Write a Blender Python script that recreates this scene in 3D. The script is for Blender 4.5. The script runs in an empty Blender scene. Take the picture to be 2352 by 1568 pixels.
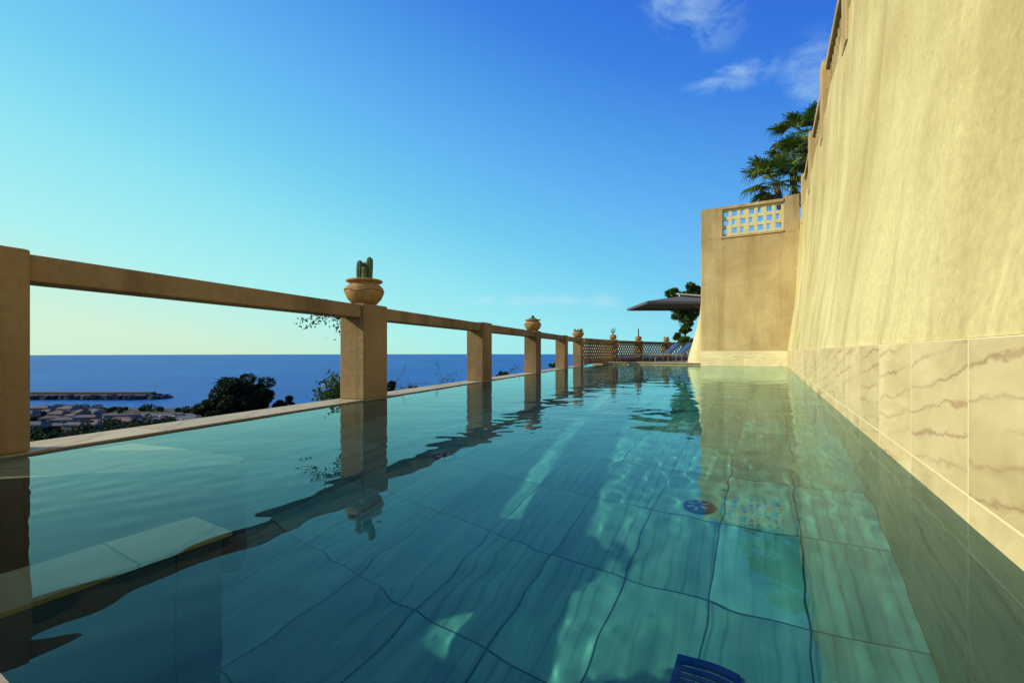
import bpy, bmesh, math, random
import numpy as np
from mathutils import Vector, Matrix
random.seed(7); rng=np.random.default_rng(7)
scene=bpy.context.scene
scene.view_settings.view_transform='Standard'; scene.view_settings.look='None'; scene.view_settings.exposure=0
SUN_AZ=math.radians(-95); SUN_EL=math.radians(30)
F=1045.0
def P(px,py,Y):  # measured survey position -> world metres
    return ((px-1176)/F*Y, Y, 0.5+(808-py)/F*Y)
# ------------------------------------------------------------ node helpers
def newmat(name):
    m=bpy.data.materials.new(name); m.use_nodes=True
    nt=m.node_tree; b=nt.nodes['Principled BSDF']; return m,nt,b
def L(nt,a,b): nt.links.new(a,b)
def ramp(nt,src,stops):
    r=nt.nodes.new('ShaderNodeValToRGB'); e=r.color_ramp.elements
    while len(e)<len(stops): e.new(0.5)
    for i,(p,c) in enumerate(stops):
        e[i].position=p; e[i].color=(*c,1) if len(c)==3 else c
    L(nt,src,r.inputs[0]); return r.outputs[0]
def mapping(nt,scale=(1,1,1),loc=(0,0,0),rot=(0,0,0)):
    tc=nt.nodes.new('ShaderNodeTexCoord'); mp=nt.nodes.new('ShaderNodeMapping')
    mp.inputs['Scale'].default_value=scale; mp.inputs['Location'].default_value=loc; mp.inputs['Rotation'].default_value=rot
    L(nt,tc.outputs['Object'],mp.inputs[0]); return mp.outputs[0]
def noise(nt,vec,scale,detail=4,rough=0.55,dist=0):
    n=nt.nodes.new('ShaderNodeTexNoise'); n.inputs['Scale'].default_value=scale
    n.inputs['Detail'].default_value=detail; n.inputs['Roughness'].default_value=rough; n.inputs['Distortion'].default_value=dist
    L(nt,vec,n.inputs['Vector']); return n.outputs['Fac']
def mix(nt,fac,a,b,mode='MIX'):
    m=nt.nodes.new('ShaderNodeMix'); m.data_type='RGBA'; m.blend_type=mode
    for s,v in ((m.inputs[0],fac),(m.inputs[6],a),(m.inputs[7],b)):
        if isinstance(v,(int,float)): s.default_value=v
        elif isinstance(v,tuple): s.default_value=(*v,1)
        else: L(nt,v,s)
    return m.outputs[2]
def math_(nt,op,a,b=None,clamp=False):
    m=nt.nodes.new('ShaderNodeMath'); m.operation=op; m.use_clamp=clamp
    for s,v in ((m.inputs[0],a),(m.inputs[1],b)):
        if v is None: continue
        if isinstance(v,(int,float)): s.default_value=v
        else: L(nt,v,s)
    return m.outputs[0]
def bump(nt,b,h,strength=0.3,dist=0.02):
    n=nt.nodes.new('ShaderNodeBump'); n.inputs['Strength'].default_value=strength; n.inputs['Distance'].default_value=dist
    L(nt,h,n.inputs['Height']); L(nt,n.outputs[0],b.inputs['Normal'])

def plaster(name,c1,c2,c3,streak=0.5,bs=0.35,specks=True,damp=None):
    m,nt,b=newmat(name); v=mapping(nt)
    big=noise(nt,v,0.55,6,0.62,.4); col=ramp(nt,big,[(0.34,c2),(0.60,c1)])
    vs=mapping(nt,(1.5,1.5,0.10)); st=noise(nt,vs,1.3,7,0.62,0.5)
    sm=ramp(nt,st,[(0.50,(0,0,0)),(0.74,(1,1,1))])
    sm2=math_(nt,'MULTIPLY',sm,streak); col=mix(nt,sm2,col,c3)
    if damp:   # rusty staining that starts at a height range
        sp_=nt.nodes.new('ShaderNodeSeparateXYZ'); tc=nt.nodes.new('ShaderNodeTexCoord'); L(nt,tc.outputs['Object'],sp_.inputs[0])
        mr=nt.nodes.new('ShaderNodeMapRange'); mr.inputs['From Min'].default_value=damp[0]; mr.inputs['From Max'].default_value=damp[1]; L(nt,sp_.outputs[2],mr.inputs['Value'])
        dm=math_(nt,'MULTIPLY',mr.outputs[0],ramp(nt,noise(nt,mapping(nt,(2,2,.4)),1.5,6,.7),[(.35,(0,0,0)),(.65,(.75,.75,.75))])); col=mix(nt,dm,col,c3)
    fine=noise(nt,v,26,7,0.72); fr=ramp(nt,fine,[(0.3,(0.76,0.76,0.76)),(0.7,(1.1,1.1,1.1))])
    col=mix(nt,0.8,col,fr,'MULTIPLY')
    if specks:
        sp=noise(nt,v,9,1,0.5); spm=ramp(nt,sp,[(0.80,(0,0,0)),(0.82,(1,1,1))])
        col=mix(nt,math_(nt,'MULTIPLY',spm,0.7),col,(0.09,0.05,0.03))
    L(nt,col,b.inputs['Base Color']); b.inputs['Roughness'].default_value=0.92; b.inputs['Specular IOR Level'].default_value=0.2
    h=math_(nt,'ADD',math_(nt,'MULTIPLY',fine,0.5),noise(nt,v,5,4,0.6)); bump(nt,b,h,bs,0.02)
    return m
wall_m=plaster('cream_ochre_plaster',(0.70,0.60,0.30),(0.53,0.435,0.19),(0.37,0.265,0.10),0.8,.35,True,(2.4,5.2))
tower_m=plaster('brown_plaster',(0.60,0.46,0.235),(0.44,0.32,0.155),(0.28,0.175,0.075),0.6,.35,True,(3.8,4.7))
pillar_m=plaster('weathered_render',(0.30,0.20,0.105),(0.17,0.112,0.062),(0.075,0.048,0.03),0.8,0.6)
cream_m=plaster('cream_plaster',(0.66,0.57,0.32),(0.56,0.47,0.24),(0.40,0.30,0.14),0.3)

def stone(name,bw,bh,plane,loc=(0,0,0),base=((0.56,0.50,0.33),(0.47,0.40,0.25)),vein=(0.30,0.17,0.10),veinrot=0.5,stretch=(1,1,1),vs=1.6,vamt=0.75,rough=0.3,mortar=(0.62,0.58,0.42),off=0.0,msize=0.004,thin=0.10,dist=5,tvar=.16,spec=.5,dr=.6):
    m,nt,b=newmat(name); 
    tc=nt.nodes.new('ShaderNodeTexCoord'); sep=nt.nodes.new('ShaderNodeSeparateXYZ'); L(nt,tc.outputs['Object'],sep.inputs[0])
    cb=nt.nodes.new('ShaderNodeCombineXYZ')
    a,c={'XZ':(0,2),'XY':(0,1),'YZ':(1,2)}[plane]
    L(nt,math_(nt,'ADD',sep.outputs[a],loc[0]+50*bw),cb.inputs[0]); L(nt,math_(nt,'ADD',sep.outputs[c],loc[1]+50*bh),cb.inputs[1])
    br=nt.nodes.new('ShaderNodeTexBrick'); L(nt,cb.outputs[0],br.inputs['Vector'])
    br.offset=off; br.squash=1
    br.inputs['Scale'].default_value=1; br.inputs['Brick Width'].default_value=bw; br.inputs['Row Height'].default_value=bh
    br.inputs['Mortar Size'].default_value=msize; br.inputs['Mortar Smooth'].default_value=0.1; br.inputs['Bias'].default_value=0
    br.inputs['Color1'].default_value=(0,0,0,1); br.inputs['Color2'].default_value=(1,1,1,1); br.inputs['Mortar'].default_value=(0.5,0.5,0.5,1)
    tile=nt.nodes.new('ShaderNodeVectorMath'); tile.operation='SCALE'; L(nt,br.outputs['Color'],tile.inputs[0]); tile.inputs['Scale'].default_value=7.3
    add=nt.nodes.new('ShaderNodeVectorMath'); add.operation='ADD'; L(nt,cb.outputs[0],add.inputs[0]); L(nt,tile.outputs[0],add.inputs[1])
    mp=nt.nodes.new('ShaderNodeMapping'); mp.inputs['Scale'].default_value=stretch; mp.inputs['Rotation'].default_value=(0,0,veinrot); mp.vector_type='TEXTURE'
    L(nt,add.outputs[0],mp.inputs[0]); v=mp.outputs[0]
    soft=noise(nt,v,vs*1.3,5,0.6,0.6); col=ramp(nt,soft,[(0.3,base[1]),(0.65,base[0])])
    w=nt.nodes.new('ShaderNodeTexWave'); w.wave_type='BANDS'; w.bands_direction='Y'
    w.inputs['Scale'].default_value=vs; w.inputs['Distortion'].default_value=dist; w.inputs['Detail'].default_value=5; w.inputs['Detail Scale'].default_value=1.2; w.inputs['Detail Roughness'].default_value=dr
    L(nt,v,w.inputs['Vector'])
    vm=ramp(nt,w.outputs['Fac'],[(0.0,(1,1,1)),(thin*.25,(0.4,0.4,0.4)),(thin,(0,0,0))])
    amt=math_(nt,'MULTIPLY',math_(nt,'MULTIPLY',vm,vamt),ramp(nt,noise(nt,v,vs*0.9,2),[(0.38,(0.05,0.05,0.05)),(0.62,(1,1,1))]))
    col=mix(nt,amt,col,vein)
    tv=mix(nt,tvar,(1,1,1),br.outputs['Color']); col=mix(nt,1.0,col,tv,'MULTIPLY')
    col=mix(nt,br.outputs['Fac'],col,mortar)
    L(nt,col,b.inputs['Base Color']); b.inputs['Roughness'].default_value=rough; b.inputs['Specular IOR Level'].default_value=spec
    bump(nt,b,math_(nt,'SUBTRACT',1.0,br.outputs['Fac']),0.4,0.004)
    return m
tile_wall=stone('veined_marble_tiles',0.62,0.46,'XZ',loc=(0.33,-0.08),veinrot=-0.13,vs=3.4,stretch=(2.2,1,1),thin=.15,dist=6.5,vamt=.72,vein=(.40,.22,.12),base=((0.80,0.65,0.36),(0.58,0.45,0.22)),mortar=(.85,.74,.45),rough=.5,spec=.15,dr=.66,msize=.0035)
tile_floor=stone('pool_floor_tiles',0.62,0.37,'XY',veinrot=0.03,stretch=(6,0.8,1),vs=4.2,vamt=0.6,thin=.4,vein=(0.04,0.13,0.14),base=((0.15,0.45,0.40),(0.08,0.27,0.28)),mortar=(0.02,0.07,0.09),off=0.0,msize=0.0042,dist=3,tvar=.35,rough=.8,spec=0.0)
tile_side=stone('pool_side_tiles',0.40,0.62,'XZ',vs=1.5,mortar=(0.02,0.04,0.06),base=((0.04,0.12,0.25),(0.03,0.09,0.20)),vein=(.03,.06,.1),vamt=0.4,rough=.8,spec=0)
tile_bench=stone('bench_stone',0.3,0.5,'XY',vs=1.8,base=((0.66,0.46,0.25),(0.50,0.34,0.18)),mortar=(0.2,0.15,0.09),rough=0.7,spec=0,vamt=.6)
tile_coping=stone('coping_stone',0.6,0.5,'XY',vs=1.2,base=((0.50,0.41,0.26),(0.38,0.30,0.19)),mortar=(0.2,0.16,0.1),rough=0.6)

def simple(name,c,rough=0.6,var=0.15,scale=8,metal=0,bs=0.15,spec=0.5):
    m,nt,b=newmat(name); v=mapping(nt); n=noise(nt,v,scale,4)
    col=ramp(nt,n,[(0.3,tuple(x*(1-var) for x in c)),(0.7,tuple(min(1,x*(1+var)) for x in c))])
    L(nt,col,b.inputs['Base Color']); b.inputs['Roughness'].default_value=rough; b.inputs['Metallic'].default_value=metal; b.inputs['Specular IOR Level'].default_value=spec
    if bs: bump(nt,b,n,bs,0.01)
    return m
def leafmat(name,c1,c2,scale=3.0):
    m,nt,b=newmat(name); v=mapping(nt); n=noise(nt,v,scale,3)
    col=ramp(nt,n,[(0.35,c1),(0.65,c2)]); L(nt,col,b.inputs['Base Color']); b.inputs['Roughness'].default_value=0.6; b.inputs['Specular IOR Level'].default_value=0.25
    t=nt.nodes.new('ShaderNodeBsdfTranslucent'); L(nt,col,t.inputs[0])
    ms=nt.nodes.new('ShaderNodeMixShader'); ms.inputs[0].default_value=0.3
    L(nt,b.outputs[0],ms.inputs[1]); L(nt,t.outputs[0],ms.inputs[2]); L(nt,ms.outputs[0],nt.nodes['Material Output'].inputs[0]); return m
leaf_dark=leafmat('dark_foliage',(0.006,0.016,0.005),(0.022,0.042,0.01),0.5)
leaf_mid=leafmat('green_foliage',(0.02,0.05,0.01),(0.07,0.13,0.02),4)
palm_m=leafmat('palm_leaf',(0.03,0.06,0.008),(0.15,0.21,0.025),2)
bark=simple('bark',(0.09,0.06,0.035),0.9,0.4,10)
terracotta=simple('terracotta',(0.31,0.165,0.055),0.8,0.3,14)
cactus_m=simple('cactus_green',(0.04,0.09,0.025),0.6,0.4,30)
white_m=simple('white_paint',(0.75,0.74,0.7),0.4,0.05)
canvas=simple('grey_canvas',(0.075,0.08,0.09),0.85,0.1)
blue_fab=simple('blue_fabric',(0.02,0.06,0.2),0.8,0.15)
metal=simple('grey_metal',(0.3,0.3,0.3),0.35,0.1,metal=0.8)
darkm=simple('dark_rubber',(0.02,0.02,0.02),0.6,0.1)
blue_pl=simple('blue_plastic',(0.01,0.04,0.22),0.6,0.1,spec=.1)
flower=simple('white_petals',(0.75,0.72,0.6),0.6,0.05)
# ------------------------------------------------------------ mesh helpers
def mkobj(name,verts,faces,mats,loc=(0,0,0),rot=0,midx=None,smooth=False,parent=None):
    me=bpy.data.meshes.new(name); me.from_pydata([tuple(v) for v in verts],[],[tuple(f) for f in faces])
    for m in (mats if isinstance(mats,(list,tuple)) else [mats]): me.materials.append(m)
    if midx is not None: me.polygons.foreach_set('material_index',midx)
    if smooth: me.polygons.foreach_set('use_smooth',[True]*len(me.polygons))
    me.update(); o=bpy.data.objects.new(name,me); o.location=loc; o.rotation_euler=(0,0,rot)
    scene.collection.objects.link(o)
    if parent: o.parent=parent
    return o
class MB:
    def __init__(s): s.v=[];s.f=[];s.m=[]
    def add(s,vs,fs,mi=0):
        k=len(s.v); s.v+= [tuple(v) for v in vs]; s.f+=[tuple(i+k for i in f) for f in fs]; s.m+=[mi]*len(fs)
    def box(s,x0,x1,y0,y1,z0,z1,mi=0):
        s.add([(x0,y0,z0),(x1,y0,z0),(x1,y1,z0),(x0,y1,z0),(x0,y0,z1),(x1,y0,z1),(x1,y1,z1),(x0,y1,z1)],
              [(0,3,2,1),(4,5,6,7),(0,1,5,4),(1,2,6,5),(2,3,7,6),(3,0,4,7)],mi)
    def bar(s,p,q,w,mi=0,n=4,w2=None):
        p=Vector(p);q=Vector(q);d=(q-p).normalized(); a=d.orthogonal().normalized(); c=d.cross(a); w2=w if w2 is None else w2
        vs=[]
        for pt,r in ((p,w),(q,w2)):
            for i in range(n):
                t=2*math.pi*(i+.5)/n; vs.append(pt+(a*math.cos(t)+c*math.sin(t))*r)
        s.add(vs,[(i,(i+1)%n,n+(i+1)%n,n+i) for i in range(n)]+[tuple(range(n))[::-1],tuple(range(n,2*n))],mi)
    def lathe(s,prof,n=28,c=(0,0,0),mi=0,ribs=0,rd=0):
        vs=[]
        for r,z in prof:
            for i in range(n):
                t=2*math.pi*i/n; rr=r*(1+rd*math.cos(ribs*t)) if ribs else r
                vs.append((c[0]+rr*math.cos(t),c[1]+rr*math.sin(t),c[2]+z))
        fs=[(j*n+i,j*n+(i+1)%n,(j+1)*n+(i+1)%n,(j+1)*n+i) for j in range(len(prof)-1) for i in range(n)]
        fs.append(tuple(range(n))[::-1]); fs.append(tuple(range((len(prof)-1)*n,len(prof)*n))); s.add(vs,fs,mi)
    def obj(s,name,mats,loc=(0,0,0),rot=0,bevel=0,smooth=False,parent=None):
        o=mkobj(name,s.v,s.f,mats,loc,rot,s.m,smooth,parent)
        if bevel:
            b=o.modifiers.new('bev','BEVEL'); b.width=bevel; b.segments=2; b.limit_method='ANGLE'
        return o
# frames
LU=Vector((0.329,0.944)).normalized(); LA=math.atan2(LU.y,LU.x); LO=(-3.13,0,0)     # left rail line
RU=Vector((0.493,0.870)).normalized(); RA=math.atan2(RU.y,RU.x); RO=(0.58,0,0)      # right wall line
def Lw(s,n,z=0): return Vector((LO[0]+LU.x*s-LU.y*n, LU.y*s+LU.x*n, z))
def Rw(s,n,z=0): return Vector((RO[0]+RU.x*s-RU.y*n, RU.y*s+RU.x*n, z))
SEND=17.6
def isect(sR):
    A=Rw(sR,0); d=Vector((-RU.y,RU.x))
    det=d.x*(-LU.y)+LU.x*d.y
    bx=LO[0]-A.x; by=LO[1]-A.y
    n=(bx*(-LU.y)+LU.x*by)/det
    p=Vector((A.x,A.y))+d*n; return p,n
farL,nfar=isect(SEND)
SN=-0.11
nearL,nnear=isect(SN)
# ------------------------------------------------------------ pool shell
D=-1.30
def toR(p): q=Vector((p[0]-RO[0],p[1])); return (q.x*RU.x+q.y*RU.y, -q.x*RU.y+q.y*RU.x)
fl=[toR(Rw(SN,0)),toR(Rw(SEND,0)),toR(farL),toR(nearL)]
fl=[(SN-.1,-.1),(SEND+.1,-.1),(SEND+.1,nfar+.5),(SN-.1,nnear+.3)]
floor=mkobj('pool_floor',[(a,b,D) for a,b in fl],[(0,1,2,3)],tile_floor,RO,RA)
mb=MB(); mb.box(-4,19.5,0.0,0.35,-4.5,-0.004)
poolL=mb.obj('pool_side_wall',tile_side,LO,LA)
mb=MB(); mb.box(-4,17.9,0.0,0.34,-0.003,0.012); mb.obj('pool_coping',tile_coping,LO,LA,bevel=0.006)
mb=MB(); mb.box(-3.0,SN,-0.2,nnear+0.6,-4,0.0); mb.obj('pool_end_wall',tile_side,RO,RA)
mb=MB(); mb.box(-3.0,SN+0.03,-0.15,nnear+0.0,0.003,0.05); mb.obj('poolside_deck',tile_coping,RO,RA,bevel=0.01)
mb=MB(); mb.box(SEND,SEND+14,0.0,nfar+0.1,-1.4,0.06,0)
mb.box(SEND-0.04,SEND+0.5,2.72,nfar+0.05,0.064,0.10,0)
deck=mb.obj('terrace_deck',tile_coping,RO,RA,bevel=0.008)
c=toR((-.935,1.467))
mb=MB(); mb.box(SN-0.1,c[0],c[1],c[1]+0.19,D,-0.27); mb.box(SN-0.1,c[0]+.02,c[1]-.02,c[1]+0.21,-0.268,-0.24,1)
bench=mb.obj('submerged_bench_wall',[tile_side,tile_bench],RO,RA)
poly=[(-2.55,1.70),(-2.02,1.86),(-1.60,1.98),(-1.27,2.10),(-1.30,2.22),(-1.75,2.42),(-2.32,2.62)]
k=len(poly); vs=[(x,y,-0.07) for x,y in poly]+[(x,y,D) for x,y in poly]
step=mkobj('submerged_platform',vs,[tuple(range(k))]+[(i,i+k,(i+1)%k+k,(i+1)%k) for i in range(k)],[tile_bench,tile_side],midx=[0]+[1]*k)
def fitting(x,y,z,r,name='floor_inlet'):
    mb=MB(); mb.lathe([(r,0),(r,0.012),(r*.8,0.02),(r*.78,0.016),(r*.3,0.016),(r*.28,0.03),(0.004,0.03)],28,(0,0,0),0)
    for i in range(6):
        t=math.pi*i/3; mb.bar((r*.3*math.cos(t),r*.3*math.sin(t),.02),(r*.78*math.cos(t),r*.78*math.sin(t),.02),0.009,1)
    return mb.obj(name,[blue_pl,white_m],(x,y,z))
def refr(px,py,d):
    dx=px-1176; dy=py-808; h=math.hypot(dx,F); ta=dy/h; hit=0.5/ta; sr=math.cos(math.atan(ta))/1.333
    t=hit+d*sr/math.sqrt(1-sr*sr); return (dx/h*t, F/h*t)
for px,py in ((1605,1165),(1022,1050)):
    x,y=refr(px,py,-D); fitting(x,y,D+.003,0.085)
x,y=refr(1612,1592,-D)
mb=MB(); a=.11; mb.box(-a,a,-a,-a+.02,0,.014); mb.box(-a,a,a-.02,a,0,.014); mb.box(-a,-a+.02,-a+.02,a-.02,0,.014); mb.box(a-.02,a,-a+.02,a-.02,0,.014)
for i in range(7): mb.box(-.078+i*.024,-.066+i*.024,-a+.02,a-.02,0,.011)
mb.obj('drain_grate',[blue_pl],(x,y,D+.003),RA)
# ------------------------------------------------------------ water: rippled refracting surface
wm=bpy.data.materials.new('pool_water'); wm.use_nodes=True; nt=wm.node_tree; nt.nodes.clear()
out=nt.nodes.new('ShaderNodeOutputMaterial')
g=nt.nodes.new('ShaderNodeBsdfGlass'); g.inputs['IOR'].default_value=1.333; g.inputs['Roughness'].default_value=0.0; g.inputs['Color'].default_value=(.78,.98,.93,1)
L(nt,g.outputs[0],out.inputs['Surface'])
S=[SN-0.05]
while S[-1]<SEND+.05: S.append(S[-1]+.011+.0026*max(0,S[-1]))
S=np.array(S); S[-1]=SEND+.05; nx=len(S); ny=360
T_=np.linspace(0,1,ny)
waves=[]
for i in range(26):
    lam=rng.uniform(0.16,0.75); th=rng.normal(0.9,0.9); waves.append((2*math.pi/lam*math.cos(th),2*math.pi/lam*math.sin(th),rng.uniform(0,6.28),0.00048*lam**1.15,0))
for i in range(18):
    lam=rng.uniform(0.08,0.18); th=rng.uniform(0,6.28); waves.append((2*math.pi/lam*math.cos(th),2*math.pi/lam*math.sin(th),rng.uniform(0,6.28),0.00058*lam,1))
SS,TT=np.meshgrid(S,T_,indexing='ij')
n0=-0.05; n1=nnear+(nfar-nnear)*(SS-SN)/(SEND-SN)+0.05
NN=n0+(n1-n0)*TT
Z=np.zeros_like(SS); Z2=np.zeros_like(SS)
for kx,ky,ph,a,kd in waves:
    q=a*np.sin(kx*SS+ky*NN+ph+.8*np.sin(.9*SS+.7*NN+ph)+.5*np.sin(3.1*NN-2.3*SS+2*ph))
    if kd: Z2+=q
    else: Z+=q
Z*=(0.4+0.9*(np.sin(SS*0.45+NN*0.3)*0.5+0.5))*np.clip(SS/6,0.45,1.6)
patch=np.clip(.55+.6*np.sin(2.1*SS+1.3*NN)*np.sin(1.7*NN-1.1*SS+.5),.12,1.2)*np.clip(1.3-SS/9,0,1)*np.clip((3.6-NN)/1.5+.25,.25,1)
Z+=Z2*patch
top=np.stack([SS.ravel(),NN.ravel(),Z.ravel()],1)
idx=np.arange(nx*ny).reshape(nx,ny)
fa=np.stack([idx[:-1,:-1].ravel(),idx[1:,:-1].ravel(),idx[1:,1:].ravel(),idx[:-1,1:].ravel()],1).tolist()
water=mkobj('pool_water',top.tolist(),fa,wm,RO,RA,smooth=True)
# ------------------------------------------------------------ left railing
far_s=[-3.6,-0.65,2.36,5.33,8.45,11.65,14.72,17.3]
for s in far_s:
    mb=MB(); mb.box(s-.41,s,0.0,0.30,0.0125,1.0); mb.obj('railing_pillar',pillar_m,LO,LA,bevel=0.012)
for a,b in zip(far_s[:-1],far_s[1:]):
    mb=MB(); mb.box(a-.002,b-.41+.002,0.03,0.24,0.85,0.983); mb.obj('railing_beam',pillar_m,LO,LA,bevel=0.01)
def pot(loc,k,kind):
    mb=MB()
    prof=[(.09,0),(.12,.01),(.165,.06),(.192,.12),(.188,.17),(.155,.205),(.138,.215),(.145,.225),(.178,.235),(.182,.25),(.165,.258),(.14,.255),(.13,.22),(.02,.22)]
    mb.lathe([(r*k,z*k) for r,z in prof],40,mi=0)
    for i in range(40):
        t=2*math.pi*i/40; r=.192*k; z=(.145+.012*math.sin(4*t))*k
        t2=2*math.pi*(i+1)/40; z2=(.145+.012*math.sin(4*t2))*k
        mb.bar((r*math.cos(t),r*math.sin(t),z),(r*math.cos(t2),r*math.sin(t2),z2),.008*k,0)
    def col(x,y,h,r,lean=0):
        pr=[]; 
        for j in range(15):
            u=j/14; rr=r*(0.85+0.25*math.sin(u*7+x*50)*0.3)*(1 if u<.9 else math.sqrt(max(0.05,1-((u-.9)/.1)**2)))
            pr.append((rr,0.2*k+u*h))
        mb.lathe(pr,32,(x,y,0),1,ribs=8,rd=0.16)
    if kind==0:
        for x,y,h,r in ((-.045,0,.27,.036),(.05,-.01,.31,.034),(0,.04,.26,.03),(.0,-.045,.2,.028)): col(x*k,y*k,h,r)
    elif kind==1:
        for i in range(9):
            t=i*2.4; col(.07*math.cos(t)*k,.07*math.sin(t)*k,.07+.05*random.random(),.035)
        col(0,0,.16,.04)
    elif kind==2:
        for i in range(14):
            t=i*2.4; mb.bar((0,0,.2*k),(.16*k*math.cos(t),.16*k*math.sin(t),(.28+.06*random.random())*k),.02,1,5,.004)
    elif kind==3:
        col(0,0,.34,.022)
        for sx,h in ((-.07,.12),(.08,.18)):
            mb.bar((0,0,.2*k+.12),(sx,0,.2*k+.17),.018,1,8); mb.bar((sx,0,.2*k+.16),(sx*1.25,0,.2*k+.17+h),.02,1,8,.012)
    elif kind==4: col(0,0,.42,.03)
    o=mb.obj('cactus_pot',[terracotta,cactus_m],loc,0.3,smooth=True)
    return o
for i,kd in ((3,0),(5,1),(7,2)):
    p=Lw(far_s[i]-.205,.15,1.0); pot(p,1.05,kd)
pot(Lw(far_s[1]-.2,.15,1.0),1,0)
A=Lw(17.3,.1); corners=[A,Vector((4.35,19.6,0)),Vector((6.0,21.6,0)),Vector((7.9,23.3,0)),Vector((10,24.6,0))]
for i in range(len(corners)-1):
    a,b=corners[i],corners[i+1]; d=b-a; ln=d.length; ang=math.atan2(d.y,d.x)
    mb=MB(); mb.box(.15,ln-.15,-.08,.08,.061,.2); mb.box(.15,ln-.15,-.10,.10,.86,1.0)
    n=int((ln-.3)/.22); w=(ln-.3)/n
    for j in range(n):
        x=.15+j*w
        for kz in range(3):
            z=.2+kz*.22
            mb.bar((x,0,z),(x+w,0,z+.22),.033); mb.bar((x+w,0.003,z),(x,0.003,z+.22),.033)
    mb.obj('lattice_parapet',pillar_m,(a.x,a.y,0),ang)
    mb=MB(); mb.box(-.16,.16,-.16,.16,.061,1.03); mb.obj('parapet_post',pillar_m,(b.x,b.y,0),ang,bevel=.01)
    if i<3: pot((b.x,b.y,1.03),.8,(3,4,2)[i])
# ------------------------------------------------------------ right retaining wall
mb=MB(); mb.box(-4,SEND+1.2,-0.6,0.0,-1.4,0.54); sk1=mb.obj('marble_skirting',tile_wall,RO,RA)
nseg=90; xs=np.linspace(-4,SEND+1.0,nseg); vs=[];fs=[]
pz=[0.542,.6,.7,.9,1.2,1.6,2.0,2.5,3.0,3.5,4.0,4.5,4.9]
pn=np.interp(pz,[0.54,1.0,1.6,2.4,3.4,4.4,4.9],[0.012,.07,.15,.235,.31,.355,.37])
for x in xs:
    for z,nn in zip(pz,pn): vs.append((x,-nn+(0.012*math.sin(x*1.7+z*2.1)*math.sin(z*1.3)+.008*math.sin(x*4.3-z*1.1))*(z>.6),z))
m=len(pz)
for i in range(nseg-1):
    for j in range(m-1): fs.append((i*m+j,(i+1)*m+j,(i+1)*m+j+1,i*m+j+1))
b0=len(vs); vs+=[(xs[0],-1.2,4.9),(xs[-1],-1.2,4.9),(xs[0],-1.2,.54),(xs[-1],-1.2,.54)]
fs+=[(m-1,(nseg-1)*m+m-1,b0+1,b0),(b0,b0+1,b0+3,b0+2)]
mkobj('retaining_wall',vs,fs,wall_m,RO,RA,smooth=True)
ps=[-2.2,0.9,4.0,7.1,10.2,13.3,16.4]
for s in ps:
    mb=MB(); mb.box(s-.2,s+.2,-.72,-.34,4.5,5.95); mb.obj('parapet_post',tower_m,RO,RA,bevel=.012)
for a,b in zip(ps[:-1],ps[1:]):
    mb=MB(); mb.box(a+.2,b-.2,-.62,-.40,5.78,5.92); mb.box(a+.2,b-.2,-.62,-.42,4.9,5.02)
    n=11; w=(b-a-.4)/n
    for j in range(n+1):
        x=a+.2+j*w; mb.box(x-.05,x+.05,-.58,-.46,5.02,5.78)
    for kz in range(1,4):
        z=5.02+kz*.19; mb.box(a+.2,b-.2,-.575,-.465,z-.035,z+.035)
    mb.obj('lattice_parapet',tower_m,RO,RA)
# ------------------------------------------------------------ return wall
mb=MB(); mb.box(SEND,SEND+6,-0.5,2.70,0.54,4.55)
tw=mb.obj('return_wall',tower_m,RO,RA,bevel=.02)
mb=MB(); mb.box(SEND-.02,SEND+0.3,0.003,2.705,-1.3,0.54)
sk2=mb.obj('marble_skirting',stone('veined_marble_tiles_end',0.65,0.27,'YZ',loc=(0,0),vs=3.,veinrot=-.1,thin=.12,stretch=(2.2,1,1),base=((0.9,0.77,0.46),(0.72,0.60,0.34)),rough=.6,spec=.2,vamt=.5),RO,RA)
zt=5.68
mb=MB()
mb.box(SEND+.0,SEND+.3,2.02,2.70,4.55,zt); mb.box(SEND+.0,SEND+.3,-.35,.10,4.55,zt+.08)
mb.box(SEND-.03,SEND+.3,.10,2.02,5.58,zt); mb.box(SEND-.03,SEND+.3,.10,2.02,4.55,4.62)
mb.box(SEND-.03,SEND+.12,1.98,2.05,4.53,5.6)
nc=7; w=(1.88)/nc
for j in range(nc+1):
    y=.12+j*w; mb.box(SEND+.05,SEND+.17,y-.055,y+.055,4.62,5.58,1)
for kz in range(0,4):
    z=4.66+kz*.30; mb.box(SEND+.055,SEND+.165,.10,2.0,z-.06,z+.06,1)
for kz,js in ((0,(1,4,6)),(1,(0,3,5)),(2,(2,4))):      # half-filled openings, as laid
    for j in js: mb.box(SEND+.06,SEND+.16,.12+j*w+.055,.12+j*w+.12,4.72+kz*.3,4.90+kz*.3,1)
mb.obj('lattice_parapet',[tower_m,cream_m],RO,RA,bevel=.006)
pr=[(0,2.55),(.03,2.3),(.10,1.9),(.20,1.5),(.33,1.05),(.45,.6),(.53,.3),(.56,.06)]
vs=[];k=len(pr); st=[(0.02,.18),(.10,.42),(.25,.68),(.5,.88),(.9,1.02),(3.5,1.05)]
for dx,f in st:
    for n_,z in pr: vs.append((SEND+dx,2.70+n_*f*1.05,z))
    vs.append((SEND+dx,2.6,.06)); vs.append((SEND+dx,2.6,2.6))
fs=[]
for j in range(len(st)-1):
    o_=j*(k+2)
    fs+=[(o_+i,o_+i+1,o_+k+2+i+1,o_+k+2+i) for i in range(k-1)]+[(o_+k+1,o_,o_+k+2,o_+2*k+3)]
fs+=[tuple(range(k+2)),tuple(range((len(st)-1)*(k+2),len(st)*(k+2)))[::-1]]
bo=mkobj('curved_buttress',vs,fs,cream_m,RO,RA,smooth=True)
bm=bmesh.new(); bm.from_mesh(bo.data); bmesh.ops.recalc_face_normals(bm,faces=bm.faces)
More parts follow.
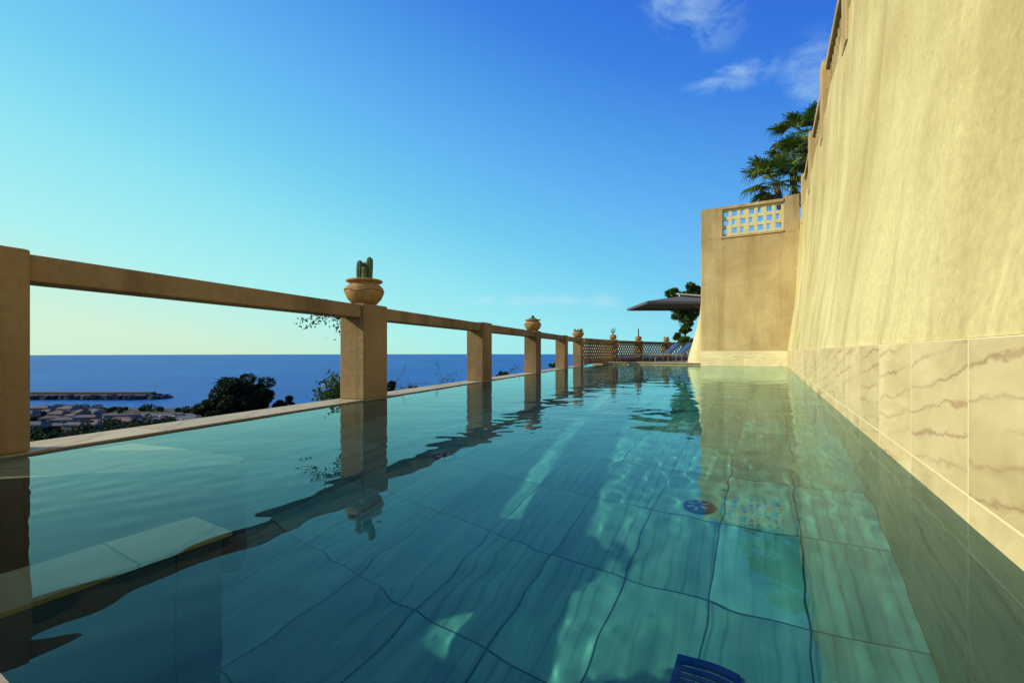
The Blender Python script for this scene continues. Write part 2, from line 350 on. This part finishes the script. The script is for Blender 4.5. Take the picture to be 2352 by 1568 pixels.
for e in bm.edges:
    if len(e.link_faces)==2 and e.calc_face_angle(0)>.9: e.smooth=False
bm.to_mesh(bo.data); bm.free()
mb=MB(); mb.box(-4,SEND+.5,-30,-1.2,-6,4.9); mb.box(SEND+.5,SEND+30,-30,2.5,-6,4.5)
mb.obj('upper_terrace',simple('gravel_ground',(0.2,0.16,0.1),.95,.3,20),RO,RA)
# ------------------------------------------------------------ vegetation
def leaves(n,centers,radii,size,aspect=1.6):
    ci=rng.integers(0,len(centers),n); C=np.array(centers)[ci]; R=np.array(radii)[ci]
    d=rng.normal(size=(n,3)); d/=np.linalg.norm(d,axis=1)[:,None]; r=rng.uniform(0.35,1,(n,1))**0.6
    p=C+d*r*R
    a=rng.normal(size=(n,3))+d*0.6; a/=np.linalg.norm(a,axis=1)[:,None]; b=np.cross(a,rng.normal(size=(n,3))); b/=np.linalg.norm(b,axis=1)[:,None]
    s=size*rng.uniform(.6,1.3,(n,1)); 
    v=np.stack([p-a*s*aspect*.5,p+b*s*.3,p+a*s*aspect*.5,p-b*s*.3],1).reshape(-1,3)
    return v
def tree(name,base,top_c,rad,nclump,nleaf,size,mat_,trunk=.25,flat=1.0):
    mb=MB(); bx,by,bz=base; tc_=Vector(top_c)
    cents=[];rr=[]
    for i in range(nclump):
        d=Vector(rng.normal(size=3)); d.normalize(); u=rng.uniform(.45,.92)
        c=Vector((tc_.x+d.x*rad[0]*u,tc_.y+d.y*rad[1]*u,tc_.z+d.z*rad[2]*u)); cents.append(c); q=rng.uniform(.18,.36)*min(rad); rr.append((q*1.25,q*1.25,q*.9))
    fork=Vector(base).lerp(tc_,.55)
    mb.bar(base,fork,trunk,0,10,trunk*.7)
    for c in cents[::2]:
        mid=fork.lerp(c,.5)+Vector(rng.normal(size=3))*rad[2]*.07
        mb.bar(fork,mid,trunk*.4,0,6,trunk*.22); mb.bar(mid,c,trunk*.22,0,5,trunk*.06)
    lv=leaves(nleaf,[tuple(c) for c in cents],rr,size)
    k=len(mb.v); mb.v+=lv.tolist(); nq=len(lv)//4
    mb.f+=[(k+4*i,k+4*i+1,k+4*i+2,k+4*i+3) for i in range(nq)]; mb.m+=[1]*nq
    return mb.obj(name,[bark,mat_])
def T(px0,px1,py0,py1,Y,name,ncl,nl,size,mat_,deep=6):
    x0,_,zt_=P(px0,py0,Y); x1,_,zb=P(px1,py1,Y); cx=(x0+x1)/2; cz=(zt_+zb)/2
    return tree(name,(cx,Y,zb-deep),(cx,Y,cz),((x1-x0)/2,(x1-x0)/2,(zt_-zb)/2),ncl,nl,size,mat_,trunk=(x1-x0)*.022)
T(486,628,860,960,95,'umbrella_pine',60,26000,.42,leaf_dark,10)
T(455,530,905,975,92,'umbrella_pine',22,9000,.4,leaf_dark,8)
T(630,680,910,950,100,'olive_tree',16,5000,.4,leaf_dark,6)
T(880,915,870,930,40,'shrub',14,4000,.16,leaf_dark,3)
T(920,962,883,910,30,'shrub',10,2500,.12,leaf_mid,2)
T(1142,1170,850,876,34,'shrub',10,2500,.13,leaf_dark,2)
T(1262,1285,824,870,19,'shrub',10,2500,.08,leaf_mid,1)
T(1535,1612,645,745,27,'laurel_tree',26,7000,.16,leaf_mid,3.2)
T(1548,1600,740,800,27,'laurel_tree',16,3000,.14,leaf_mid,1)
def spray(name,start,pts,nl,size,flowers=0):
    mb=MB()
    for q in pts:
        p0=Vector(start); q=Vector(q); prev=p0
        for i in range(1,7):
            t=i/6; c=p0.lerp(q,t)+Vector((0,0,.05*math.sin(t*3.1)))+Vector(rng.normal(size=3))*.012
            mb.bar(prev,c,.004,0,4,.003)
            if nl:
                for _ in range(nl):
                    pc=c+Vector(rng.normal(size=3))*size*.9; a=Vector(rng.normal(size=3)).normalized()*size*.55; b=a.cross(Vector(rng.normal(size=3))).normalized()*size*.26
                    mb.add([pc-a,pc-a*.2+b,pc+a,pc-a*.2-b],[(0,1,2,3)],1)
            prev=c
    for _ in range(flowers):
        q=Vector(pts[random.randrange(len(pts))]).lerp(Vector(start),random.random()*.5)+Vector(rng.normal(size=3))*.03
        for j in range(5):
            t=j*1.256; mb.add([q,q+Vector((.02*math.cos(t-.4),0.004,.02*math.sin(t-.4))),q+Vector((.03*math.cos(t),0,.03*math.sin(t))),q+Vector((.02*math.cos(t+.4),0.004,.02*math.sin(t+.4)))],[(0,1,2,3)],2)
    return mb.obj(name,[bark,leaf_mid,flower])
s0=P(790,730,5.3)
spray('climbing_vine',s0,[P(690,738,5.2),P(705,750,5.2),P(740,722,5.3),P(772,770,5.3),P(720,728,5.2)],5,.045)
s0=P(800,925,5.6)
spray('flowering_shrub',s0,[P(730,905,5.6),P(745,880,5.6),P(760,862,5.6),P(775,900,5.6),P(735,920,5.6),P(755,895,5.6),P(770,870,5.6),P(742,912,5.6)],16,.05,12)
s0=P(905,905,7)
spray('climbing_vine',s0,[P(935,835,7),P(960,885,7),P(985,880,7),P(945,878,7),P(915,870,7)],1,.03)
s0=P(1010,885,8.5)
spray('climbing_vine',s0,[P(1000,830,8.5),P(1045,872,8.5),P(1060,880,8.5),P(1022,868,8.5),P(1050,855,8.5)],2,.035)
s0=P(1160,865,12)
spray('climbing_vine',s0,[P(1195,840,12),P(1180,850,12),P(1150,862,12),P(1200,862,12)],3,.045)
def palm(base,crown,R):
    mb=MB(); b=Vector(base); c=Vector(crown)
    for i in range(12):
        p=b.lerp(c,i/12); q=b.lerp(c,(i+1)/12); mb.bar(p,q,.15,0,10,.13)
    nf=17
    for i in range(nf):
        el=math.radians(-45+120*((i+.5)/nf)); az=i*2.399+rng.normal(0,.25)
        d=Vector((math.cos(el)*math.cos(az),math.cos(el)*math.sin(az),math.sin(el)))
        L1=R*rng.uniform(.4,.65); e=c+d*L1; mb.bar(c,e,.02,1,5,.012)
        side=d.cross(Vector((0,0,1))); side=side.normalized() if side.length>.05 else Vector((1,0,0)); up=side.cross(d)
        nb=22
        for j in range(nb):
            a=math.radians(-95+190*j/(nb-1)); dirv=(d*math.cos(a)+side*math.sin(a)).normalized(); bl=R*.72*(0.7+.3*math.cos(a))*rng.uniform(.8,1.15)
            p1=e+dirv*bl*.42; p2=e+dirv*bl*.78+Vector((0,0,-bl*.08)); p3=e+dirv*bl*.95+Vector((0,0,-bl*rng.uniform(.25,.65))); w=(dirv.cross(up).normalized()+up*rng.normal(0,.4))*bl*.032
            mb.add([e-w*.4,e+w*.4,p1+w*1.5,p1-w*1.5,p2+w*.8,p2-w*.8,p3],[(0,1,2,3),(3,2,4,5),(5,4,6)],1)
    return mb.obj('fan_palm',[bark,palm_m])
palm((13.9,21.5,4.6),P(1845,315,21.5),1.35)
palm((12.9,20.8,4.6),P(1822,365,20.8),1.05)
palm((12.4,20.3,4.6),P(1782,418,20.3),1.4)
# ------------------------------------------------------------ parasol, loungers
ux,uy,uz=P(1555,690,19.5)
mb=MB(); w=1.75; apex=(ux+.1,uy,uz+.18); cs=[(ux-w,uy-w*.9,uz-.20),(ux+w,uy-w*.9,uz-.20),(ux+w,uy+w*.9,uz-.20),(ux-w,uy+w*.9,uz-.20)]
ms_=[tuple((Vector(cs[i])+Vector(cs[(i+1)%4]))/2) for i in range(4)]
ring=[cs[0],ms_[0],cs[1],ms_[1],cs[2],ms_[2],cs[3],ms_[3]]
vs=[apex]+ring; mb.add(vs,[(0,i+1,(i+1)%8+1) for i in range(8)],0)
low=[(x,y,z-.10) for x,y,z in ring]; mb.add(ring+low,[(i,(i+1)%8,8+(i+1)%8,8+i) for i in range(8)],0)
for q in cs: mb.bar((apex[0],apex[1],apex[2]-.05),(q[0],q[1],q[2]-.02),.015,1)
mb.bar((ux+.0,uy,uz+.28),(ux+2.3,uy+.2,uz+.12),.035,2,8); mb.bar((ux+2.3,uy+.2,uz+.3),(ux+2.3,uy+.2,.07),.045,2,10); mb.bar(apex,(ux+.1,uy,uz+.30),.03,2,8)
mb.box(ux+1.9,ux+2.7,uy-.2,uy+.6,.065,.12,2)
mb.obj('cantilever_parasol',[canvas,metal,white_m])
def lounger(x,y,ang):
    mb=MB()
    for sy in (-.3,.3):
        mb.bar((-.95,sy,.3),(.4,sy,.3),.02,1,8); mb.bar((.35,sy,.3),(.95,sy,.78),.02,1,8)
        for xx in (-.8,.35): mb.bar((xx,sy,0),(xx,sy,.3),.018,1,8)
        mb.bar((.7,sy,.58),(.75,sy,0.0),.014,1,6)
    mb.box(-.95,.38,-.28,.28,.31,.36,1)
    mb.add([(.38,-.28,.31),(.38,.28,.31),(.95,.28,.79),(.95,-.28,.79),(.34,-.28,.35),(.34,.28,.35),(.91,.28,.83),(.91,-.28,.83)],[(0,1,2,3),(7,6,5,4),(0,4,5,1),(3,2,6,7),(0,3,7,4),(1,5,6,2)],0)
    mb.obj('sun_lounger',[blue_fab,metal],(x,y,.062),ang)
lounger(6.75,19.4,.1); lounger(6.6,20.6,.05)
# ------------------------------------------------------------ terrain, sea, town
def shore(x): return 468+14*np.sin(x/70.)+7*np.sin(x/23.+1)+np.clip((-x-520),0,400)*0.3
gx=np.concatenate([np.linspace(-3000,-800,18),np.linspace(-780,300,190),np.linspace(330,3000,22)])
gy=np.concatenate([np.linspace(-2000,-60,14),np.linspace(-50,620,170)])
GX,GY=np.meshgrid(gx,gy,indexing='ij')
dl=np.maximum(0,(-(GX+3.13)*LU.y+GY*LU.x)); dfw=np.maximum(0,GY-24); d_=np.hypot(dl,dfw)
slope=-3.2-55*(1-np.exp(-d_/85.0))
slope=np.where(d_>0,slope,-3.2)
bumpy=1.2*np.sin(GX/17)*np.sin(GY/21)+.8*np.sin(GX/7.3+GY/9)
zz=slope+bumpy*np.clip(d_/60,0,1)*np.clip((330-GY)/120,0,1)
zz=np.maximum(zz,-57.9)
zz=np.where(GY>shore(GX),-57.9-(GY-shore(GX))*.45,zz); zz=np.maximum(zz,-70)
vs=np.stack([GX.ravel(),GY.ravel(),zz.ravel()],1); a_,b_=len(gx),len(gy); idx=np.arange(a_*b_).reshape(a_,b_)
fs=np.stack([idx[:-1,:-1].ravel(),idx[1:,:-1].ravel(),idx[1:,1:].ravel(),idx[:-1,1:].ravel()],1).tolist()
gm,nt,b=newmat('scrub_ground'); v=mapping(nt); n1_=noise(nt,v,.05,8,.7); 
L(nt,ramp(nt,n1_,[(.38,(.015,.025,.01)),(.5,(.03,.032,.018)),(.66,(.07,.055,.04))]),b.inputs['Base Color']); b.inputs['Roughness'].default_value=1
mkobj('hillside_ground',vs.tolist(),fs,gm,smooth=True)
sm_,nt,b=newmat('sea_water'); v=mapping(nt,(1,1,1))
n1_=noise(nt,mapping(nt,(.004,.0012,1)),1,5,.6); L(nt,ramp(nt,n1_,[(.3,(.008,.072,.28)),(.7,(.013,.115,.37))]),b.inputs['Base Color'])
b.inputs['Roughness'].default_value=.4; b.inputs['IOR'].default_value=1.333; b.inputs['Specular IOR Level'].default_value=.2
nb_=noise(nt,mapping(nt,(.05,.16,1)),1,6,.65); bump(nt,b,nb_,.8,3.0)
R_=12500; nseg=96; vs=[(0,0,-60)]
rings=[300,900,2500,6000,R_]
for r in rings:
    for i in range(nseg): vs.append((r*math.cos(2*math.pi*i/nseg),r*math.sin(2*math.pi*i/nseg),-60))
fs=[(0,1+i,1+(i+1)%nseg) for i in range(nseg)]
for j in range(len(rings)-1):
    for i in range(nseg): fs.append((1+j*nseg+i,1+(j+1)*nseg+i,1+(j+1)*nseg+(i+1)%nseg,1+j*nseg+(i+1)%nseg))
mkobj('sea',vs,fs,sm_)
mb=MB(); rock=simple('harbour_rock',(.045,.042,.04),.95,.4,.5); conc=simple('concrete',(.08,.075,.07),.9,.2,.3)
mb.box(-1000,-466,588,596,-60.5,-51.5,1); mb.box(-1000,-470,580,589,-60.5,-54.5,1)
for i in range(900):
    x=rng.uniform(-1000,-450); y=rng.uniform(595,606) if rng.random()<.5 else rng.uniform(574,582); 
    if x>-472: y=rng.uniform(578,604)
    s=rng.uniform(1.5,3.4); z=-59.5+rng.uniform(0,4)*(1 if x<-462 else .6)
    pts=[(x+s*rng.uniform(.6,1)*a,y+s*rng.uniform(.6,1)*b2,z+s*rng.uniform(.5,.9)*c2) for a in(-1,1) for b2 in(-1,1) for c2 in(-1,1)]
    mb.add(pts,[(0,1,3,2),(4,6,7,5),(0,4,5,1),(2,3,7,6),(0,2,6,4),(1,5,7,3)],0)
mb.obj('breakwater',[rock,conc])
bx,by,_=P(493,878,900)
mb=MB(); hull=[(-6,-1.7),(3,-1.9),(7,0),(3,1.9),(-6,1.7)]
mb.add([(x,y,1.6) for x,y in hull]+[(x*.9,y*.7,-.3) for x,y in hull],[(0,1,2,3,4)]+[(i,i+5,(i+1)%5+5,(i+1)%5) for i in range(5)],0)
mb.box(-3,2,-1.2,1.2,1.6,3.0,0); mb.box(-2.9,2.05,-1.25,1.25,2.1,2.6,1); mb.box(-3.5,1,-1.3,1.3,3.4,3.6,0); 
for sx in(-3.2,.8):
    for sy in(-1.1,1.1): mb.bar((sx,sy,3),(sx,sy,3.4),.06,0)
mb.obj('motor_boat',[white_m,darkm],(bx,by,-59.8),.2)
roofm=[simple('roof_tile_a',(.115,.07,.06),.9,.25,2),simple('roof_tile_b',(.085,.06,.06),.9,.25,2)]
wallc=[simple('house_wall_a',(.22,.17,.15),.9,.08,1),simple('house_wall_b',(.20,.18,.17),.9,.08,1),simple('house_wall_c',(.17,.11,.105),.9,.08,1)]
glassm=simple('window_dark',(.02,.03,.05),.2,.1)
def house(x,y,w,d,h,ang,z=-57.9):
    mb=MB(); mb.box(-w/2,w/2,-d/2,d/2,-1,h,0)
    o=.5; rh=d*.2
    mb.add([(-w/2-o,-d/2-o,h),(w/2+o,-d/2-o,h),(w/2+o,d/2+o,h),(-w/2-o,d/2+o,h),(-w/2+d*.3,0,h+rh),(w/2-d*.3,0,h+rh)],[(0,1,5,4),(1,2,5),(2,3,4,5),(3,0,4),(3,2,1,0)],1)
    nw=max(2,int(w/3))
    for f in range(max(1,int(h/3))):
        for i in range(nw):
            cx=-w/2+(i+.5)*w/nw; zz_=f*3+1
            for sy in(-1,1):
                y0,y1=sorted((sy*d/2,sy*(d/2+.05))); mb.box(cx-.5,cx+.5,y0,y1,zz_,zz_+1.4,2)
    for i in range(2):
        cy=-d/4+i*d/2; mb.box(w/2,w/2+.05,cy-.5,cy+.5,1,2.4,2)
    mb.box(w*.2,w*.2+.8,-.4,.4,h,h+rh+1,0)
    mb.obj('townhouse',[random.choice(wallc),random.choice(roofm),glassm],(x,y,z),ang)
occ=[]
def place(px0,px1,Y0,Y1,n,hs=(3,6.5)):
    k=0;tries=0
    while k<n and tries<600:
        tries+=1; Y=rng.uniform(Y0,Y1); px=rng.uniform(px0,px1); x=(px-1176)/F*Y
        if any(abs(x-a)<13 and abs(Y-b)<11 for a,b in occ): continue
        occ.append((x,Y)); house(x,Y,rng.uniform(9,17),rng.uniform(7,10),rng.uniform(*hs),rng.normal(0.1,.25)); k+=1
place(-250,225,325,432,46); place(225,300,360,400,5,(3,4)); place(60,180,400,440,8)
asph=simple('asphalt',(.075,.07,.07),.95,.15,.2,bs=0)
road=mkobj('coast_road',[(-520,378,-57.85),(-150,384,-57.85),(-150,420,-57.85),(-300,432,-57.85),(-520,436,-57.85)],[(0,1,2,3,4)],asph)
carc=[simple('car_paint_%s'%n,c,.3,.03) for n,c in (('white',(.5,.5,.5)),('grey',(.16,.17,.19)),('dark',(.03,.04,.06)),('blue',(.05,.12,.3)),('red',(.25,.04,.03)))]
def carmesh():
    mb=MB()
    lo=[(-2.1,.35),(-2.15,.8),(-1.9,.95),(-1.2,1.0),(-.6,1.42),(.9,1.45),(1.6,1.0),(2.1,.9),(2.15,.35)]
    k=len(lo); vs=[(x,y*(1 if z<1.1 else .8),z) for y in(-.88,.88) for x,z in lo]
    mb.add(vs,[(i,i+1,k+i+1,k+i) for i in range(k-1)]+[tuple(range(k)),tuple(range(k,2*k))[::-1],(0,k,2*k-1,k-1)],0)
    mb.box(-.9,1.2,-.9,.9,1.02,1.33,1)
    for x in(-1.35,1.35):
        for y in(-.82,.82): mb.bar((x,y-.1,.33),(x,y+.1,.33),.33,1,14)
    return mb
for i in range(60):
    Y=random.choice([388,398,408,420])+rng.uniform(-.5,.5); x=(rng.uniform(120,470)-1176)/F*Y
    if any(abs(x-a)<11 and abs(Y-b)<8 for a,b in occ): continue
    carmesh().obj('parked_car',[random.choice(carc),darkm],(x,Y,-57.84),1.57+rng.normal(0,.05))
cents=[];rr=[]
for i in range(420):
    Y=rng.uniform(285,455); px=rng.uniform(-300,700); x=(px-1176)/F*Y
    if any(abs(x-a)<9 and abs(Y-b)<7 for a,b in occ): continue
    if 378<Y<430 and 200<px<470: continue
    q=rng.uniform(2,4.2) if Y>300 else rng.uniform(3,5.5); cents.append((x,Y,-57.9+q*.8)); rr.append((q*1.2,q*1.2,q))
lv=leaves(60000,cents,rr,1.3); nq=len(lv)//4
mkobj('distant_trees',lv.tolist(),[(4*i,4*i+1,4*i+2,4*i+3) for i in range(nq)],leaf_dark)
cents=[];rr=[]
for i in range(500):
    s=rng.uniform(-5,18); n=rng.uniform(8,220); p=Lw(s*(1+n/12),n); dd=n
    z=-3.2-55*(1-math.exp(-dd/85.0)); q=rng.uniform(.8,2.2)*(1+n/120); cents.append((p.x,p.y,max(z,-57.9)+q*.2)); rr.append((q*1.3,q*1.3,q*.8))
lv=leaves(60000,cents,rr,.6); nq=len(lv)//4
mkobj('hillside_scrub',lv.tolist(),[(4*i,4*i+1,4*i+2,4*i+3) for i in range(nq)],leaf_dark)
# ------------------------------------------------------------ world
SKY_STR=0.13
w=bpy.data.worlds.new('World'); scene.world=w; w.use_nodes=True; nt=w.node_tree; bg=nt.nodes['Background']
sky=nt.nodes.new('ShaderNodeTexSky'); sky.sky_type='NISHITA'; sky.sun_disc=False; sky.sun_elevation=SUN_EL; sky.sun_rotation=SUN_AZ
sky.altitude=60; sky.air_density=1.0; sky.dust_density=0.6; sky.ozone_density=2.0
bg.inputs['Strength'].default_value=SKY_STR
tc=nt.nodes.new('ShaderNodeTexCoord'); D0=tc.outputs['Generated']
sp=nt.nodes.new('ShaderNodeSeparateXYZ'); L(nt,D0,sp.inputs[0])
vv=math_(nt,'SUBTRACT',.86,math_(nt,'MULTIPLY',sp.outputs[2],1.12)); vv=math_(nt,'SUBTRACT',vv,math_(nt,'MULTIPLY',sp.outputs[0],.36))
vv=math_(nt,'DIVIDE',vv,1.12,True)
q=1.12
haze=ramp(nt,vv,[(0,(.014,.11,.68)),(.2/q,(.035,.23,.82)),(.45/q,(.12,.48,.94)),(.6/q,(.17,.64,.92)),(.75/q,(.28,.82,.92)),(.90/q,(.40,.91,.88)),(1.05/q,(.62,.88,.68))])
hz=nt.nodes.new('ShaderNodeVectorMath'); hz.operation='SCALE'; hz.inputs['Scale'].default_value=1/SKY_STR; L(nt,haze,hz.inputs[0])
def cloud(px,py,wx,wz,rot=0):
    c=Vector(((px-1176)/F,1,(808-py)/F)).normalized()
    sb=nt.nodes.new('ShaderNodeVectorMath'); sb.operation='SUBTRACT'; L(nt,D0,sb.inputs[0]); sb.inputs[1].default_value=c
    rt=nt.nodes.new('ShaderNodeVectorRotate'); rt.rotation_type='Y_AXIS'; rt.inputs['Angle'].default_value=rot; L(nt,sb.outputs[0],rt.inputs[0])
    sc=nt.nodes.new('ShaderNodeVectorMath'); sc.operation='MULTIPLY'; L(nt,rt.outputs[0],sc.inputs[0]); sc.inputs[1].default_value=(1/wx,2.0,1/wz)
    ln=nt.nodes.new('ShaderNodeVectorMath'); ln.operation='LENGTH'; L(nt,sc.outputs[0],ln.inputs[0])
    return math_(nt,'SUBTRACT',1.0,ln.outputs['Value'],True)
ms=[cloud(1590,25,.12,.045,-.5),cloud(1680,175,.09,.028),cloud(1870,165,.07,.045,-.9),cloud(1385,692,.05,.03),cloud(1250,690,.25,.018)]
tot=ms[0]
for x in ms[1:]: tot=math_(nt,'MAXIMUM',tot,x)
mpn=nt.nodes.new('ShaderNodeMapping'); mpn.inputs['Scale'].default_value=(1,1,1.7); L(nt,D0,mpn.inputs[0])
cn=noise(nt,mpn.outputs[0],12,10,.62,.6)
inside=ramp(nt,tot,[(0,(0,0,0)),(.5,(1,1,1))])
dens=math_(nt,'MULTIPLY',inside,math_(nt,'ADD',math_(nt,'MULTIPLY',tot,.7),math_(nt,'MULTIPLY',math_(nt,'SUBTRACT',cn,.51),3.0)),True)
cm=ramp(nt,dens,[(0.0,(0,0,0)),(1.,(.8,.8,.8))])
col=mix(nt,.88,sky.outputs[0],hz.outputs[0])
col=mix(nt,math_(nt,'MULTIPLY',cm,.6),col,(4.2,6.2,7.2))
L(nt,col,bg.inputs['Color'])
sl=bpy.data.lights.new('sun','SUN'); sl.energy=5.0; sl.angle=math.radians(.5); sl.color=(1,.90,.62)
so=bpy.data.objects.new('sun',sl); scene.collection.objects.link(so)
sv=Vector((math.sin(SUN_AZ)*math.cos(SUN_EL),math.cos(SUN_AZ)*math.cos(SUN_EL),math.sin(SUN_EL)))
so.rotation_euler=sv.to_track_quat('Z','Y').to_euler(); so.location=(-20,0,20)
# real refracted sunlight on the pool floor
sl.cycles.is_caustics_light=True; water.cycles.is_caustics_caster=True
for o in (floor,poolL,bench,step): o.cycles.is_caustics_receiver=True
cd=bpy.data.cameras.new('camera'); cd.lens=16.0; cd.sensor_width=36; cd.clip_end=30000; cd.clip_start=.02; cd.shift_y=24/2352
co=bpy.data.objects.new('camera',cd); co.location=(0,0,.5); co.rotation_euler=(math.radians(90),0,0); scene.collection.objects.link(co); scene.camera=co
